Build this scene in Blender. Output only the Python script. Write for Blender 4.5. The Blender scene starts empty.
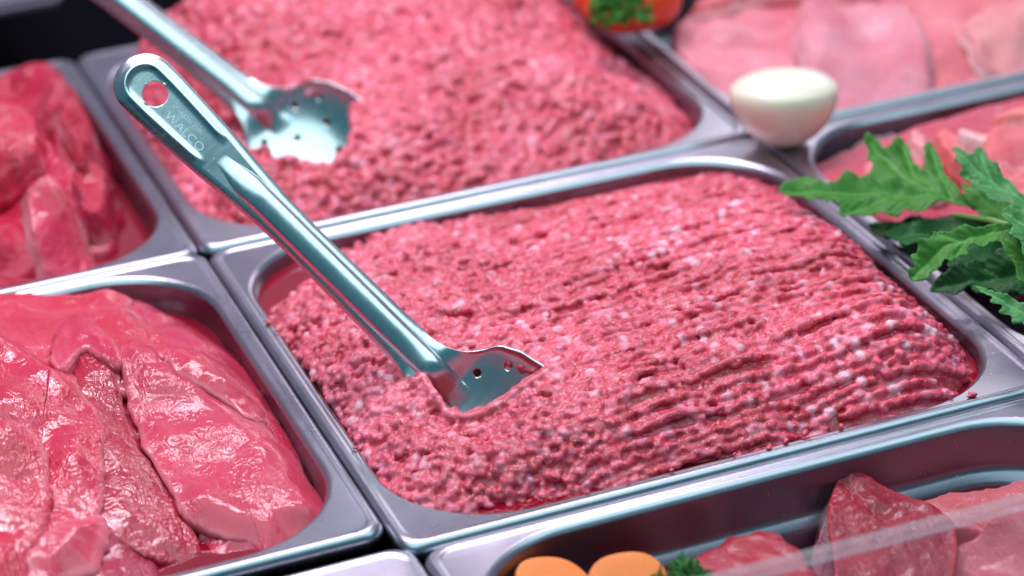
import bpy, bmesh, math, random
import numpy as np
from mathutils import Vector, Matrix, kdtree

random.seed(7)
RNG = np.random.default_rng(11)
SC = bpy.context.scene
COL = SC.collection

# ------------------------------------------------------------------ camera
CAM = np.array([-0.27763, -0.89972, 0.61985])
CR = np.array([0.928262, -0.369297, -0.044150])
CU = np.array([0.208710, 0.418961, 0.883693])
CF = np.array([0.307848, 0.829513, -0.465981])
FPX = 2600.0


def U(px, py, z=0.0):
    """the place of a picture point on the level z (metres)"""
    d = CF + CR * (px - 512) / FPX + CU * (288 - py) / FPX
    t = (z - CAM[2]) / d[2]
    return CAM + d * t


def make_camera():
    cd = bpy.data.cameras.new('camera')
    ob = bpy.data.objects.new('camera', cd)
    COL.objects.link(ob)
    m = Matrix(((CR[0], CU[0], -CF[0], CAM[0]), (CR[1], CU[1], -CF[1], CAM[1]),
                (CR[2], CU[2], -CF[2], CAM[2]), (0, 0, 0, 1)))
    ob.matrix_world = m
    cd.sensor_width = 36
    cd.lens = FPX * 36 / 1024
    cd.clip_start = 0.02
    cd.clip_end = 100
    cd.dof.use_dof = True
    cd.dof.focus_distance = 1.215
    cd.dof.aperture_fstop = 4.6
    cd.dof.aperture_blades = 9
    SC.camera = ob


# ------------------------------------------------------------------ noise
def _hash(ix, iy, iz, seed):
    h = (ix * 374761393 + iy * 668265263 + iz * 2147483647 + seed * 1274126177) & 0xffffffff
    h = ((h ^ (h >> 13)) * 1274126177) & 0xffffffff
    h = ((h ^ (h >> 16)) * 2246822519) & 0xffffffff
    return ((h ^ (h >> 15)) & 0xffff) / 65535.0


def vn(x, y, z=0.0, seed=0):
    x, y, z = np.broadcast_arrays(np.asarray(x, float), np.asarray(y, float), np.asarray(z, float))
    ix, iy, iz = (np.floor(a).astype(np.int64) for a in (x, y, z))
    fx, fy, fz = x - ix, y - iy, z - iz
    fx, fy, fz = (a * a * (3 - 2 * a) for a in (fx, fy, fz))
    r = 0
    for dx in (0, 1):
        for dy in (0, 1):
            for dz in (0, 1):
                w = (fx if dx else 1 - fx) * (fy if dy else 1 - fy) * (fz if dz else 1 - fz)
                r = r + w * _hash(ix + dx, iy + dy, iz + dz, seed)
    return r * 2 - 1


def fbm(x, y, z=0.0, seed=0, octs=3):
    r = 0
    a = 1.0
    f = 1.0
    for o in range(octs):
        r = r + a * vn(np.asarray(x) * f, np.asarray(y) * f, np.asarray(z) * f, seed + o * 17)
        a *= .5
        f *= 2.03
    return r


def sstep(a, b, x):
    t = np.clip((np.asarray(x, float) - a) / (b - a), 0, 1)
    return t * t * (3 - 2 * t)


# ------------------------------------------------------------------ objects
def tag(o, label=None, cat=None, group=None, kind=None):
    if label: o['label'] = label
    if cat: o['category'] = cat
    if group: o['group'] = group
    if kind: o['kind'] = kind
    return o


def link(name, mesh, mat=None, parent=None, smooth=True):
    o = bpy.data.objects.new(name, mesh)
    COL.objects.link(o)
    if mat is not None:
        mesh.materials.clear()
        mesh.materials.append(mat)
    if parent is not None:
        o.parent = parent
    if smooth:
        mesh.shade_smooth()
    return o


def mesh_np(name, verts, faces, col=None, attrs=None):
    me = bpy.data.meshes.new(name)
    me.from_pydata([tuple(v) for v in np.asarray(verts, float).tolist()], [], [tuple(f) for f in faces])
    me.update()
    if col is not None:
        a = me.attributes.new('Col', 'FLOAT_COLOR', 'POINT')
        c = np.ones((len(me.vertices), 4), np.float32)
        c[:, :3] = col
        a.data.foreach_set('color', c.ravel())
    for k, v in (attrs or {}).items():
        a = me.attributes.new(k, 'FLOAT', 'POINT')
        a.data.foreach_set('value', np.asarray(v, np.float32).ravel())
    return me


def empty(name, loc):
    o = bpy.data.objects.new(name, None)
    COL.objects.link(o)
    o.location = loc
    o.empty_display_size = .02
    return o


def keep_world(child, parent):
    """children are built in world coordinates: undo the parent's placing"""
    child.parent = parent
    child.matrix_parent_inverse = Matrix.Translation(-Vector(parent.location))


# ------------------------------------------------------------------ materials
class NT:
    def __init__(self, name):
        self.m = bpy.data.materials.new(name)
        self.m.use_nodes = True
        self.t = self.m.node_tree
        self.t.nodes.clear()
        self.out = self.n('ShaderNodeOutputMaterial')

    def n(self, kind, **kw):
        nd = self.t.nodes.new(kind)
        for k, v in kw.items():
            if hasattr(nd, k) and not k.startswith('i_'):
                setattr(nd, k, v)
        return nd

    def l(self, a, b):
        self.t.links.new(a, b)

    def coords(self):
        return self.n('ShaderNodeTexCoord').outputs['Object']

    def noise(self, scale, detail=3, rough=.5, vec=None, dist=0.0):
        nd = self.n('ShaderNodeTexNoise')
        nd.inputs['Scale'].default_value = scale
        nd.inputs['Detail'].default_value = detail
        nd.inputs['Roughness'].default_value = rough
        nd.inputs['Distortion'].default_value = dist
        self.l(vec if vec is not None else self.coords(), nd.inputs['Vector'])
        return nd.outputs['Fac']

    def mapping(self, scale=(1, 1, 1), rot=(0, 0, 0)):
        mp = self.n('ShaderNodeMapping')
        mp.inputs['Scale'].default_value = scale
        mp.inputs['Rotation'].default_value = rot
        self.l(self.coords(), mp.inputs['Vector'])
        return mp.outputs['Vector']

    def ramp(self, fac, stops):
        r = self.n('ShaderNodeValToRGB')
        el = r.color_ramp.elements
        while len(el) < len(stops):
            el.new(.5)
        for e, (p, c) in zip(el, stops):
            e.position = p
            e.color = (*c, 1) if len(c) == 3 else c
        self.l(fac, r.inputs['Fac'])
        return r.outputs['Color']

    def mix(self, fac, a, b, mode='MIX'):
        m = self.n('ShaderNodeMix')
        m.data_type = 'RGBA'
        m.blend_type = mode
        for s, v in ((m.inputs[0], fac), (m.inputs[6], a), (m.inputs[7], b)):
            if isinstance(v, (int, float)):
                s.default_value = v
            elif isinstance(v, tuple):
                s.default_value = (*v, 1)
            else:
                self.l(v, s)
        return m.outputs[2]

    def math(self, op, a, b=0.0):
        m = self.n('ShaderNodeMath', operation=op)
        for s, v in ((m.inputs[0], a), (m.inputs[1], b)):
            if isinstance(v, (int, float)):
                s.default_value = v
            else:
                self.l(v, s)
        return m.outputs[0]

    def bump(self, h, strength, dist, prev=None):
        b = self.n('ShaderNodeBump')
        b.inputs['Strength'].default_value = strength
        b.inputs['Distance'].default_value = dist
        self.l(h, b.inputs['Height'])
        if prev is not None:
            self.l(prev, b.inputs['Normal'])
        return b.outputs['Normal']

    def pbsdf(self, **kw):
        p = self.n('ShaderNodeBsdfPrincipled')
        for k, v in kw.items():
            s = p.inputs[k.replace('_', ' ')]
            if isinstance(v, (int, float)):
                s.default_value = v
            elif isinstance(v, tuple):
                s.default_value = (*v, 1) if s.type == 'RGBA' else v
            else:
                self.l(v, s)
        self.l(p.outputs[0], self.out.inputs['Surface'])
        return p


def steel(name, base=(.39, .39, .45), rough=.27, brush=(14, 900, 900), tone=1.0):
    t = NT(name)
    br = t.noise(1.0, 2, .6, t.mapping(brush))
    blot = t.noise(38, 4, .6)
    spk = t.noise(700, 1, .5)
    r = t.math('MULTIPLY_ADD', br, .10)
    r.node.inputs[2].default_value = rough - .08
    r2 = t.math('MULTIPLY_ADD', blot, .12)
    t.l(r, r2.node.inputs[2])
    c = t.mix(blot, tuple(b * .9 for b in base), tuple(min(1, b * 1.06) for b in base))
    spots = t.ramp(spk, [(.74, (0, 0, 0)), (.80, (1, 1, 1))])
    c = t.mix(t.math('MULTIPLY', spots, .35), c, (.86, .86, .9))
    nrm = t.bump(br, .045, .0004)
    nrm = t.bump(blot, .10, .0012, nrm)
    nrm = t.bump(spots, .25, .0005, nrm)
    t.pbsdf(Base_Color=c, Metallic=1.0, Roughness=r2, Normal=nrm)
    return t.m


def mince_mat(name, sat=1.0):
    t = NT(name)
    a = t.n('ShaderNodeAttribute', attribute_name='Col')
    n1 = t.noise(900, 3, .6)
    n2 = t.noise(260, 3, .55)
    c = t.mix(t.ramp(n2, [(.40, (0, 0, 0)), (.72, (1, 1, 1))]), a.outputs['Color'], (.76, .22, .28))
    c = t.mix(.36, a.outputs['Color'], c)
    c = t.mix(t.math('MULTIPLY', t.ramp(n1, [(.60, (0, 0, 0)), (.70, (1, 1, 1))]), .65), c, (.86, .55, .56))
    nrm = t.bump(n1, .35, .0008)
    nrm = t.bump(n2, .3, .0012, nrm)
    t.pbsdf(Base_Color=c, Roughness=.38, Normal=nrm, Subsurface_Weight=.35,
            Subsurface_Radius=(1.0, .30, .28), Subsurface_Scale=.0024, Specular_IOR_Level=.35,
            Coat_Weight=.16, Coat_Roughness=.14)
    return t.m


def meat_mat(name, fatc=(.74, .34, .38), rough=.34, coat=.8, wr=.8, scale=1.0, marble=.28, wet=True):
    t = NT(name)
    a = t.n('ShaderNodeAttribute', attribute_name='Col')
    fat = t.n('ShaderNodeAttribute', attribute_name='fat')
    fib = t.noise(1.0, 4, .65, t.mapping((420 * scale, 90 * scale, 200 * scale), (0, 0, .5)), .6)
    big = t.noise(34 * scale, 4, .6, None, .8)
    vein = t.n('ShaderNodeTexVoronoi', feature='DISTANCE_TO_EDGE')
    vein.inputs['Scale'].default_value = 26 * scale
    wv = t.n('ShaderNodeVectorMath', operation='MULTIPLY_ADD')
    nz = t.n('ShaderNodeTexNoise')
    nz.inputs['Scale'].default_value = 40 * scale
    nz.inputs['Detail'].default_value = 4
    t.l(t.coords(), nz.inputs['Vector'])
    t.l(nz.outputs['Color'], wv.inputs[0])
    wv.inputs[1].default_value = (.045 / scale,) * 3
    t.l(t.coords(), wv.inputs[2])
    t.l(wv.outputs[0], vein.inputs['Vector'])
    vmask = t.ramp(vein.outputs['Distance'], [(.0, (1, 1, 1)), (.035, (0, 0, 0))])
    vgate = t.ramp(t.noise(22 * scale, 2), [(.5, (0, 0, 0)), (.64, (1, 1, 1))])
    vm = t.math('MULTIPLY', vmask, vgate)
    c = t.mix(t.ramp(big, [(.3, (0, 0, 0)), (.7, (1, 1, 1))]), a.outputs['Color'], t.mix(1.0, a.outputs['Color'], (1.0, .62, .66), 'MULTIPLY'))
    fm = t.math('MULTIPLY', t.ramp(fib, [(.56, (0, 0, 0)), (.74, (1, 1, 1))]), .45 * marble)
    c = t.mix(fm, c, fatc)
    c = t.mix(t.math('MULTIPLY', vm, marble), c, fatc)
    c = t.mix(fat.outputs['Fac'], c, fatc)
    w1 = t.noise(130 * scale, 2, .45, None, 2.2)
    w2 = t.noise(1.0, 3, .6, t.mapping((300 * scale, 70 * scale, 160 * scale), (0, 0, -.9)), 1.2)
    wgate = t.ramp(t.noise(30 * scale, 2), [(.38, (.12, .12, .12)), (.62, (1, 1, 1))])
    h = t.math('MULTIPLY', t.math('ADD', w1, t.math('MULTIPLY', w2, .8)), wgate)
    nrm = t.bump(h, wr, .0030 / scale)
    nrm = t.bump(fib, .24, .0006, nrm)
    t.pbsdf(Base_Color=c, Roughness=rough, Normal=nrm, Subsurface_Weight=.3,
            Subsurface_Radius=(1.0, .28, .26), Subsurface_Scale=.0030, Specular_IOR_Level=.14,
            Coat_Weight=coat, Coat_Roughness=.05, Coat_Normal=nrm)
    return t.m


def simple(name, col, rough=.5, noise_scale=60, var=.15, metallic=0.0, sss=0.0, bump=.1, coat=0.0, bd=.001, spec=.5):
    t = NT(name)
    n = t.noise(noise_scale, 4, .6)
    c = t.mix(n, tuple(x * (1 - var) for x in col), tuple(min(1, x * (1 + var)) for x in col))
    kw = dict(Base_Color=c, Roughness=rough, Metallic=metallic, Coat_Weight=coat, Specular_IOR_Level=spec, Normal=t.bump(n, bump, bd))
    if sss:
        kw.update(Subsurface_Weight=sss, Subsurface_Radius=(1.0, .8, .6), Subsurface_Scale=.004)
    t.pbsdf(**kw)
    return t.m


M = {}
M['steel'] = steel('brushed_steel')
M['basin'] = steel('shaded_steel', (.20, .19, .24), .30)  # pan steel, a little rougher; shade on the inner walls put in as darker colour
M['spoon'] = steel('spoon_steel', (.66, .67, .71), .22, (300, 20, 300))
M['mince'] = mince_mat('minced_meat')
M['veal'] = meat_mat('veal', coat=.6, wr=.36, marble=.36)
M['veal_wet'] = meat_mat('veal_wet', rough=.28, coat=1.0, wr=.5, marble=.16)
M['beef'] = meat_mat('beef', coat=.5, wr=.55, scale=.8)
M['pork'] = meat_mat('pork', fatc=(.82, .60, .62), rough=.55, coat=.08, wr=.3, scale=.7, marble=.22)
M['chunk'] = meat_mat('chunk_meat', fatc=(.80, .50, .50), rough=.42, coat=.35, wr=.5, scale=1.4, marble=.22)
M['dark'] = simple('black_counter', (.003, .003, .005), .95, 30, spec=.02)
M['deck'] = simple('grey_deck', (.16, .13, .18), .5, 40)
M['juice'] = simple('juice', (.22, .002, .012), .06, 40, .2, bump=.05, coat=.6)

# ------------------------------------------------------------------ pans


def rrect(x0, x1, y0, y1, r, nc=12, ns=10):
    P = []
    cs = [(x1 - r, y0 + r, -90), (x1 - r, y1 - r, 0), (x0 + r, y1 - r, 90), (x0 + r, y0 + r, 180)]
    for k, (cx, cy, a0) in enumerate(cs):
        arc = [(cx + r * math.cos(math.radians(a0 + 90 * i / nc)), cy + r * math.sin(math.radians(a0 + 90 * i / nc)))
               for i in range(nc + 1)]
        P += arc
        nx = cs[(k + 1) % 4]
        e = (nx[0] + r * math.cos(math.radians(nx[2])), nx[1] + r * math.sin(math.radians(nx[2])))
        s = arc[-1]
        P += [(s[0] + (e[0] - s[0]) * i / ns, s[1] + (e[1] - s[1]) * i / ns) for i in range(1, ns)]
    return np.array(P)


RIM = .0092
RIN = .054


def pan(box, z, label, group, depth=.065, name='food_pan', rin=RIN, empty_well=False):
    x0, x1, y0, y1 = box
    root = empty(name, ((x0 + x1) / 2, (y0 + y1) / 2, z - depth))
    tag(root, label, 'food pan', group)

    def loops(prof, close=False):
        V, F = [], []
        n = None
        for (ins, dz, r) in prof:
            p = rrect(x0 + ins, x1 - ins, y0 + ins, y1 - ins, r)
            n = len(p)
            V += [(a, b, z + dz) for a, b in p]
        for k in range(len(prof) - 1):
            for i in range(n):
                j = (i + 1) % n
                F.append((k * n + i, k * n + j, (k + 1) * n + j, (k + 1) * n + i))
        if close:
            F.append(tuple(range((len(prof) - 1) * n, len(prof) * n)))
        return mesh_np(name, V, F)
    ro = .0105
    rim = [(.0006, -.0085, ro), (0, -.0070, ro), (-.0001, -.0042, ro), (.0003, -.0028, ro), (.0013, -.0011, ro), (.0026, -.0002, ro),
           (.0040, .0, ro), (.0052, -.0004, ro), (.0058, -.0007, ro - .001), (.0064, -.0008, ro - .0015),
           (RIM - .0022, -.0008, rin + .004), (RIM - .0008, -.0010, rin + .002), (RIM + .0006, -.0021, rin + .001), (RIM + .0016, -.0036, rin)]
    wall = [(RIM + .0016, -.0036, rin), (RIM + .0021, -.006, rin), (RIM + .0034, -.022, rin - .001), (RIM + .0038, -.0245, rin - .001),
            (RIM + .0052, -.0262, rin - .002), (RIM + .0085, -.0285, rin - .004), (RIM + .0098, -.031, rin - .005), (RIM + .0112, -depth + .01, rin - .006),
            (RIM + .014, -depth + .003, rin - .009), (RIM + .02, -depth, rin - .014)]
    keep_world(link('rim', loops(rim), M['steel']), root)
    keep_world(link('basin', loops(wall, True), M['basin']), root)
    return root


GP = 'steel food pans set edge to edge in the counter'
B_P = (0.0003, .3262, 0.0, .3166)
B_P2 = (0.0, .3262, .3174, .618)
B_L1 = (-.3275, -.0004, .0165, .3172)
B_L2 = (-.329, -.0006, .3180, .6195)
B_R1 = (.3270, .653, .001, .3165)
B_R2 = (.3270, .654, .3173, .6195)
B_F = (.0065, .3315, -.306, -.0008)
B_FL = (-.322, .0058, -.308, .0075)
pan(B_P, 0, 'steel pan of fresh mince with the upright spoon, in the middle of the counter', GP)
pan(B_P2, .0005, 'steel pan behind the middle one, heaped with mince and a lying spoon', GP)
pan(B_L1, .001, 'steel pan of wet veal slices at the near left', GP)
pan(B_L2, -.0005, 'steel pan of dark red beef pieces at the far left', GP)
pan(B_R1, 0, 'steel pan of pale pink meat strips under the green celery leaves', GP)
pan(B_R2, .001, 'steel pan of pale pork slices behind the onion', GP)
pan(B_F, -.001, 'front steel pan with carrot slices and cut dark red meat', GP)
pan(B_FL, -.0015, 'steel pan corner showing left of the carrot pan at the bottom edge', GP)


def sdf_in(x, y, box, ins, r):
    """distance inside a rounded rectangle (positive inside)"""
    x0, x1, y0, y1 = box
    cx, cy, hx, hy = (x0 + x1) / 2, (y0 + y1) / 2, (x1 - x0) / 2 - ins, (y1 - y0) / 2 - ins
    qx, qy = np.abs(x - cx) - hx + r, np.abs(y - cy) - hy + r
    return -(np.hypot(np.maximum(qx, 0), np.maximum(qy, 0)) + np.minimum(np.maximum(qx, qy), 0) - r)


# ------------------------------------------------------------------ spoons
S_END = .302
NECK = .200


def spoon_geometry():
    ns, nv = 620, 131
    s = np.concatenate([np.linspace(.00003, .016, 56)[:-1], np.linspace(.016, S_END - .0002, ns - 55)])
    v = np.linspace(-1, 1, nv)
    pts = np.array([(0, .001), (.0008, .0045), (.003, .0085), (.0075, .0123), (.0145, .0142), (.024, .0142), (.040, .0136),
                    (.060, .0126), (.080, .0108), (.100, .0094), (.118, .0090), (.15, .0094), (.18, .0098), (.196, .0106), (.204, .0126),
                    (.210, .0165), (.215, .0222), (.220, .0298), (.230, .0345), (.243, .0370), (.256, .0368), (.270, .0335),
                    (.282, .0272), (.292, .0190), (.299, .0095), (.302, .0012)])
    w = np.interp(s, pts[:, 0], pts[:, 1]) * np.where(s < .19, 1.05, 1)
    k = np.ones(9) / 9
    ws = np.convolve(np.pad(w, 4, mode='edge'), k, 'valid')
    w = np.where((s > .016) & (s < .298), ws, w)
    w = np.where(s < .0145, np.sqrt(np.maximum(1e-8, 1 - ((.0145 - s) / .0145) ** 2)) * .0149, w)
    Sg, Vg = np.meshgrid(s, v, indexing='ij')
    Wg = np.repeat(w[:, None], nv, 1)
    X = Vg * Wg
    # spine: straight handle, then the bowl bends up
    th = math.radians(17) * sstep(.180, .222, s)
    ds = np.diff(s, prepend=s[0])
    A = np.cumsum(np.cos(th) * ds)
    N = np.cumsum(np.sin(th) * ds)
    # relief
    d_edge = np.where(Sg < .0145, .0149 - np.hypot(X, (.0145 - Sg) * .0149 / .0145), Wg - np.abs(X))
    hand = 1 - sstep(.185, .205, Sg)
    turn = -.0024 * np.clip(1 - d_edge / .0042, 0, 1) ** 1.7 * hand
    uf = 1 - sstep(.053, .0615, Sg)
    ridge = .0013 * np.exp(-((d_edge - .0056) / .0016) ** 2) * uf
    rf = sstep(.064, .092, Sg) ** .8 * (1 - sstep(.208, .226, Sg))
    hw = .0030 + .0034 * sstep(.064, .085, Sg)
    cen = .0036 * np.sqrt(np.clip(1 - (X / hw) ** 2, 0, 1)) ** 1.15 * rf
    tb = np.clip((Sg - .198) / .09, 0, 1)
    cx = (Sg - .250) / .0520
    rho2 = np.clip(cx ** 2 + (X / .0372) ** 2, 0, 1)
    dish = -.0140 * (1 - rho2) ** .9 * sstep(.2, .218, Sg)
    lip = .0008 * np.exp(-(d_edge / .0012) ** 2) * sstep(.205, .22, Sg)
    Z = turn + ridge + cen + dish + lip
    ct, st = np.cos(th)[:, None], np.sin(th)[:, None]
    a = A[:, None] - st * Z
    n = N[:, None] + ct * Z
    verts = np.stack([a, X, n], -1).reshape(-1, 3)
    # holes: (s, x, radius)
    holes = [(.0212, 0, .0061)]
    for (hs, hx) in ((.2200, .0140), (.2290, .0262), (.2405, .0170), (.2320, .0), (.2520, .0290), (.2560, .0085), (.2680, .0190), (.2790, .0)):
        holes += [(hs, 0, .0018)] if hx == 0 else [(hs, hx, .0019), (hs, -hx, .0019)]
    sf, xf = Sg.ravel(), X.ravel()
    fid = []
    dead = np.zeros(len(sf), bool)
    for (hs, hx, hr) in holes:
        dead |= np.hypot(sf - hs, xf - hx) < hr * .93
    idx = np.arange(ns * nv).reshape(ns, nv)
    q = np.stack([idx[:-1, :-1], idx[:-1, 1:], idx[1:, 1:], idx[1:, :-1]], -1).reshape(-1, 4)
    bad = dead[q].any(1)
    q2 = q[~bad]
    # move the loose edge of every hole onto its circle
    touched = np.zeros(len(sf), bool)
    touched[q[bad].ravel()] = True
    used = np.zeros(len(sf), bool)
    used[q2.ravel()] = True
    rows = np.repeat(np.arange(ns), nv)
    for (hs, hx, hr) in holes:
        dd = np.hypot(sf - hs, xf - hx)
        ids = np.where(touched & used & (dd < hr * 1.9 + .0003))[0]
        for i in ids:
            f = hr / max(dd[i], 1e-6)
            s2, x2 = hs + (sf[i] - hs) * f, hx + (xf[i] - hx) * f
            r = rows[i]
            t = th[r]
            dsv, dxv = s2 - sf[i], x2 - xf[i]
            verts[i] += np.array([math.cos(t) * dsv, dxv, math.sin(t) * dsv])
    remap = -np.ones(len(sf), int)
    remap[used] = np.arange(used.sum())
    return verts[used], remap[q2][:, ::-1], verts[(sf > .2)]


SPV, SPF, _ = spoon_geometry()
SPOON_MESH = mesh_np('spoon', SPV, SPF)


def text_mesh(txt, size, s0, xb, z, stretch=1.0):
    cu = bpy.data.curves.new('t', 'FONT')
    cu.body = txt
    cu.size = size
    cu.extrude = .00012
    cu.resolution_u = 3
    o = bpy.data.objects.new('t', cu)
    COL.objects.link(o)
    dg = bpy.context.evaluated_depsgraph_get()
    me = bpy.data.meshes.new_from_object(o.evaluated_get(dg))
    bpy.data.objects.remove(o)
    for vtx in me.vertices:
        x, y, zz = vtx.co
        vtx.co = (s0 + x * stretch, xb + y, z + zz)
    return me


TXT = None
M['etch'] = simple('stamped_steel', (.72, .76, .82), .5, 300, .1, metallic=.6)


def spoon_frame(T, Nk, roll):
    a = Vector(Nk - T).normalized()
    view = Vector(CAM - (T + Nk) / 2).normalized()
    n = (view - a * view.dot(a)).normalized()
    n = Matrix.Rotation(roll, 3, a) @ n
    x = n.cross(a)
    m = Matrix(((a.x, x.x, n.x, T[0]), (a.y, x.y, n.y, T[1]), (a.z, x.z, n.z, T[2]), (0, 0, 0, 1)))
    return m


def spoon(T, Nk, roll, label, first=[None]):
    m = spoon_frame(T, Nk, roll)
    o = link('serving_spoon', SPOON_MESH, M['spoon'])
    o.matrix_world = m
    so = o.modifiers.new('thick', 'SOLIDIFY')
    so.thickness = .0011
    so.offset = -1
    tag(o, label, 'serving spoon', 'perforated steel serving spoons')
    if first[0] is None:
        b1 = text_mesh('WALCO', .0056, .0315, -.0046, .0001, 1.16)
        b2 = text_mesh('STAINLESS STEEL', .0026, .0310, .0014, .0001, 1.0)
        first[0] = (b1, b2)
    for b in first[0]:
        e = link('stamped_lettering', b, M['etch'], o, smooth=False)
    return o, m


def tip_at(px, py, Nk, L):
    lo, hi = .08, .30
    best = min(np.linspace(.13, .165, 200), key=lambda h: abs(np.linalg.norm(U(px, py, h) - Nk) - L))
    return U(px, py, best)


NK1 = U(444, 381, .009)
T1 = U(123, 62, .152)
sc1, m1 = spoon(T1, NK1, math.radians(-4), 'steel slotted serving spoon with keyhole handle standing upright in the middle mince')
VIS = [(420, 388), (446, 414), (486, 413), (522, 400), (564, 380), (580, 340), (500, 320), (455, 320), (415, 350)]
VIS_W = np.array([U(a, b, .004)[:2] for a, b in VIS])
NK2 = U(250, 100, .0285)
T2 = NK2 + (U(-30, -120, .148) - NK2) / np.linalg.norm(U(-30, -120, .148) - NK2) * .2
sc2, m2 = spoon(T2, NK2, math.radians(-10), 'blurred steel serving spoon lying in the back heap of mince')
VIS2 = [(220, 115), (245, 142), (290, 140), (330, 122), (352, 106), (350, 60), (290, 50), (235, 60)]
VIS2_W = np.array([U(a, b, .036)[:2] for a, b in VIS2])


def bowl_outline(m):
    """outline of a spoon's bowl on the ground (convex hull of its far part)"""
    V = SPV[SPV[:, 0] > .199]
    P = (np.array(m) @ np.column_stack([V, np.ones(len(V))]).T)[:2].T
    P = P[np.lexsort((P[:, 1], P[:, 0]))]

    def half(Q):
        h = []
        for q in Q:
            while len(h) > 1 and (h[-1][0] - h[-2][0]) * (q[1] - h[-2][1]) - (h[-1][1] - h[-2][1]) * (q[0] - h[-2][0]) <= 0:
                h.pop()
            h.append(q)
        return h[:-1]
    return np.array(half(P) + half(P[::-1]))


def in_poly(x, y, P):
    ins = np.zeros(np.shape(x), bool)
    n = len(P)
    for i in range(n):
        x1, y1 = P[i]
        x2, y2 = P[(i + 1) % n]
        c = ((y1 > y) != (y2 > y)) & (x < (x2 - x1) * (y - y1) / (y2 - y1 + 1e-12) + x1)
        ins ^= c
    return ins


FOOT = bowl_outline(m1)
FOOT2 = bowl_outline(m2)


def open1(x, y):
    return in_poly(x, y, VIS_W) & in_poly(x, y, FOOT)


def open2(x, y):
    return in_poly(x, y, VIS2_W) & in_poly(x, y, FOOT2)


def poly_dist(x, y, P):
    x = np.asarray(x, float)
    d = np.full(x.shape, 1e9)
    n = len(P)
    for i in range(n):
        ax, ay = P[i]
        bx, by = P[(i + 1) % n]
        dx, dy = bx - ax, by - ay
        t = np.clip(((x - ax) * dx + (y - ay) * dy) / (dx * dx + dy * dy + 1e-12), 0, 1)
        d = np.minimum(d, np.hypot(x - ax - t * dx, y - ay - t * dy))
    return d


# ------------------------------------------------------------------ mince
def ico():
    bm = bmesh.new()
    bmesh.ops.create_icosphere(bm, subdivisions=2, radius=1)
    v = np.array([p.co[:] for p in bm.verts])
    f = np.array([[q.index for q in p.verts] for p in bm.faces])
    bm.free()
    return v, f


ICO_V, ICO_F = ico()


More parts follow.
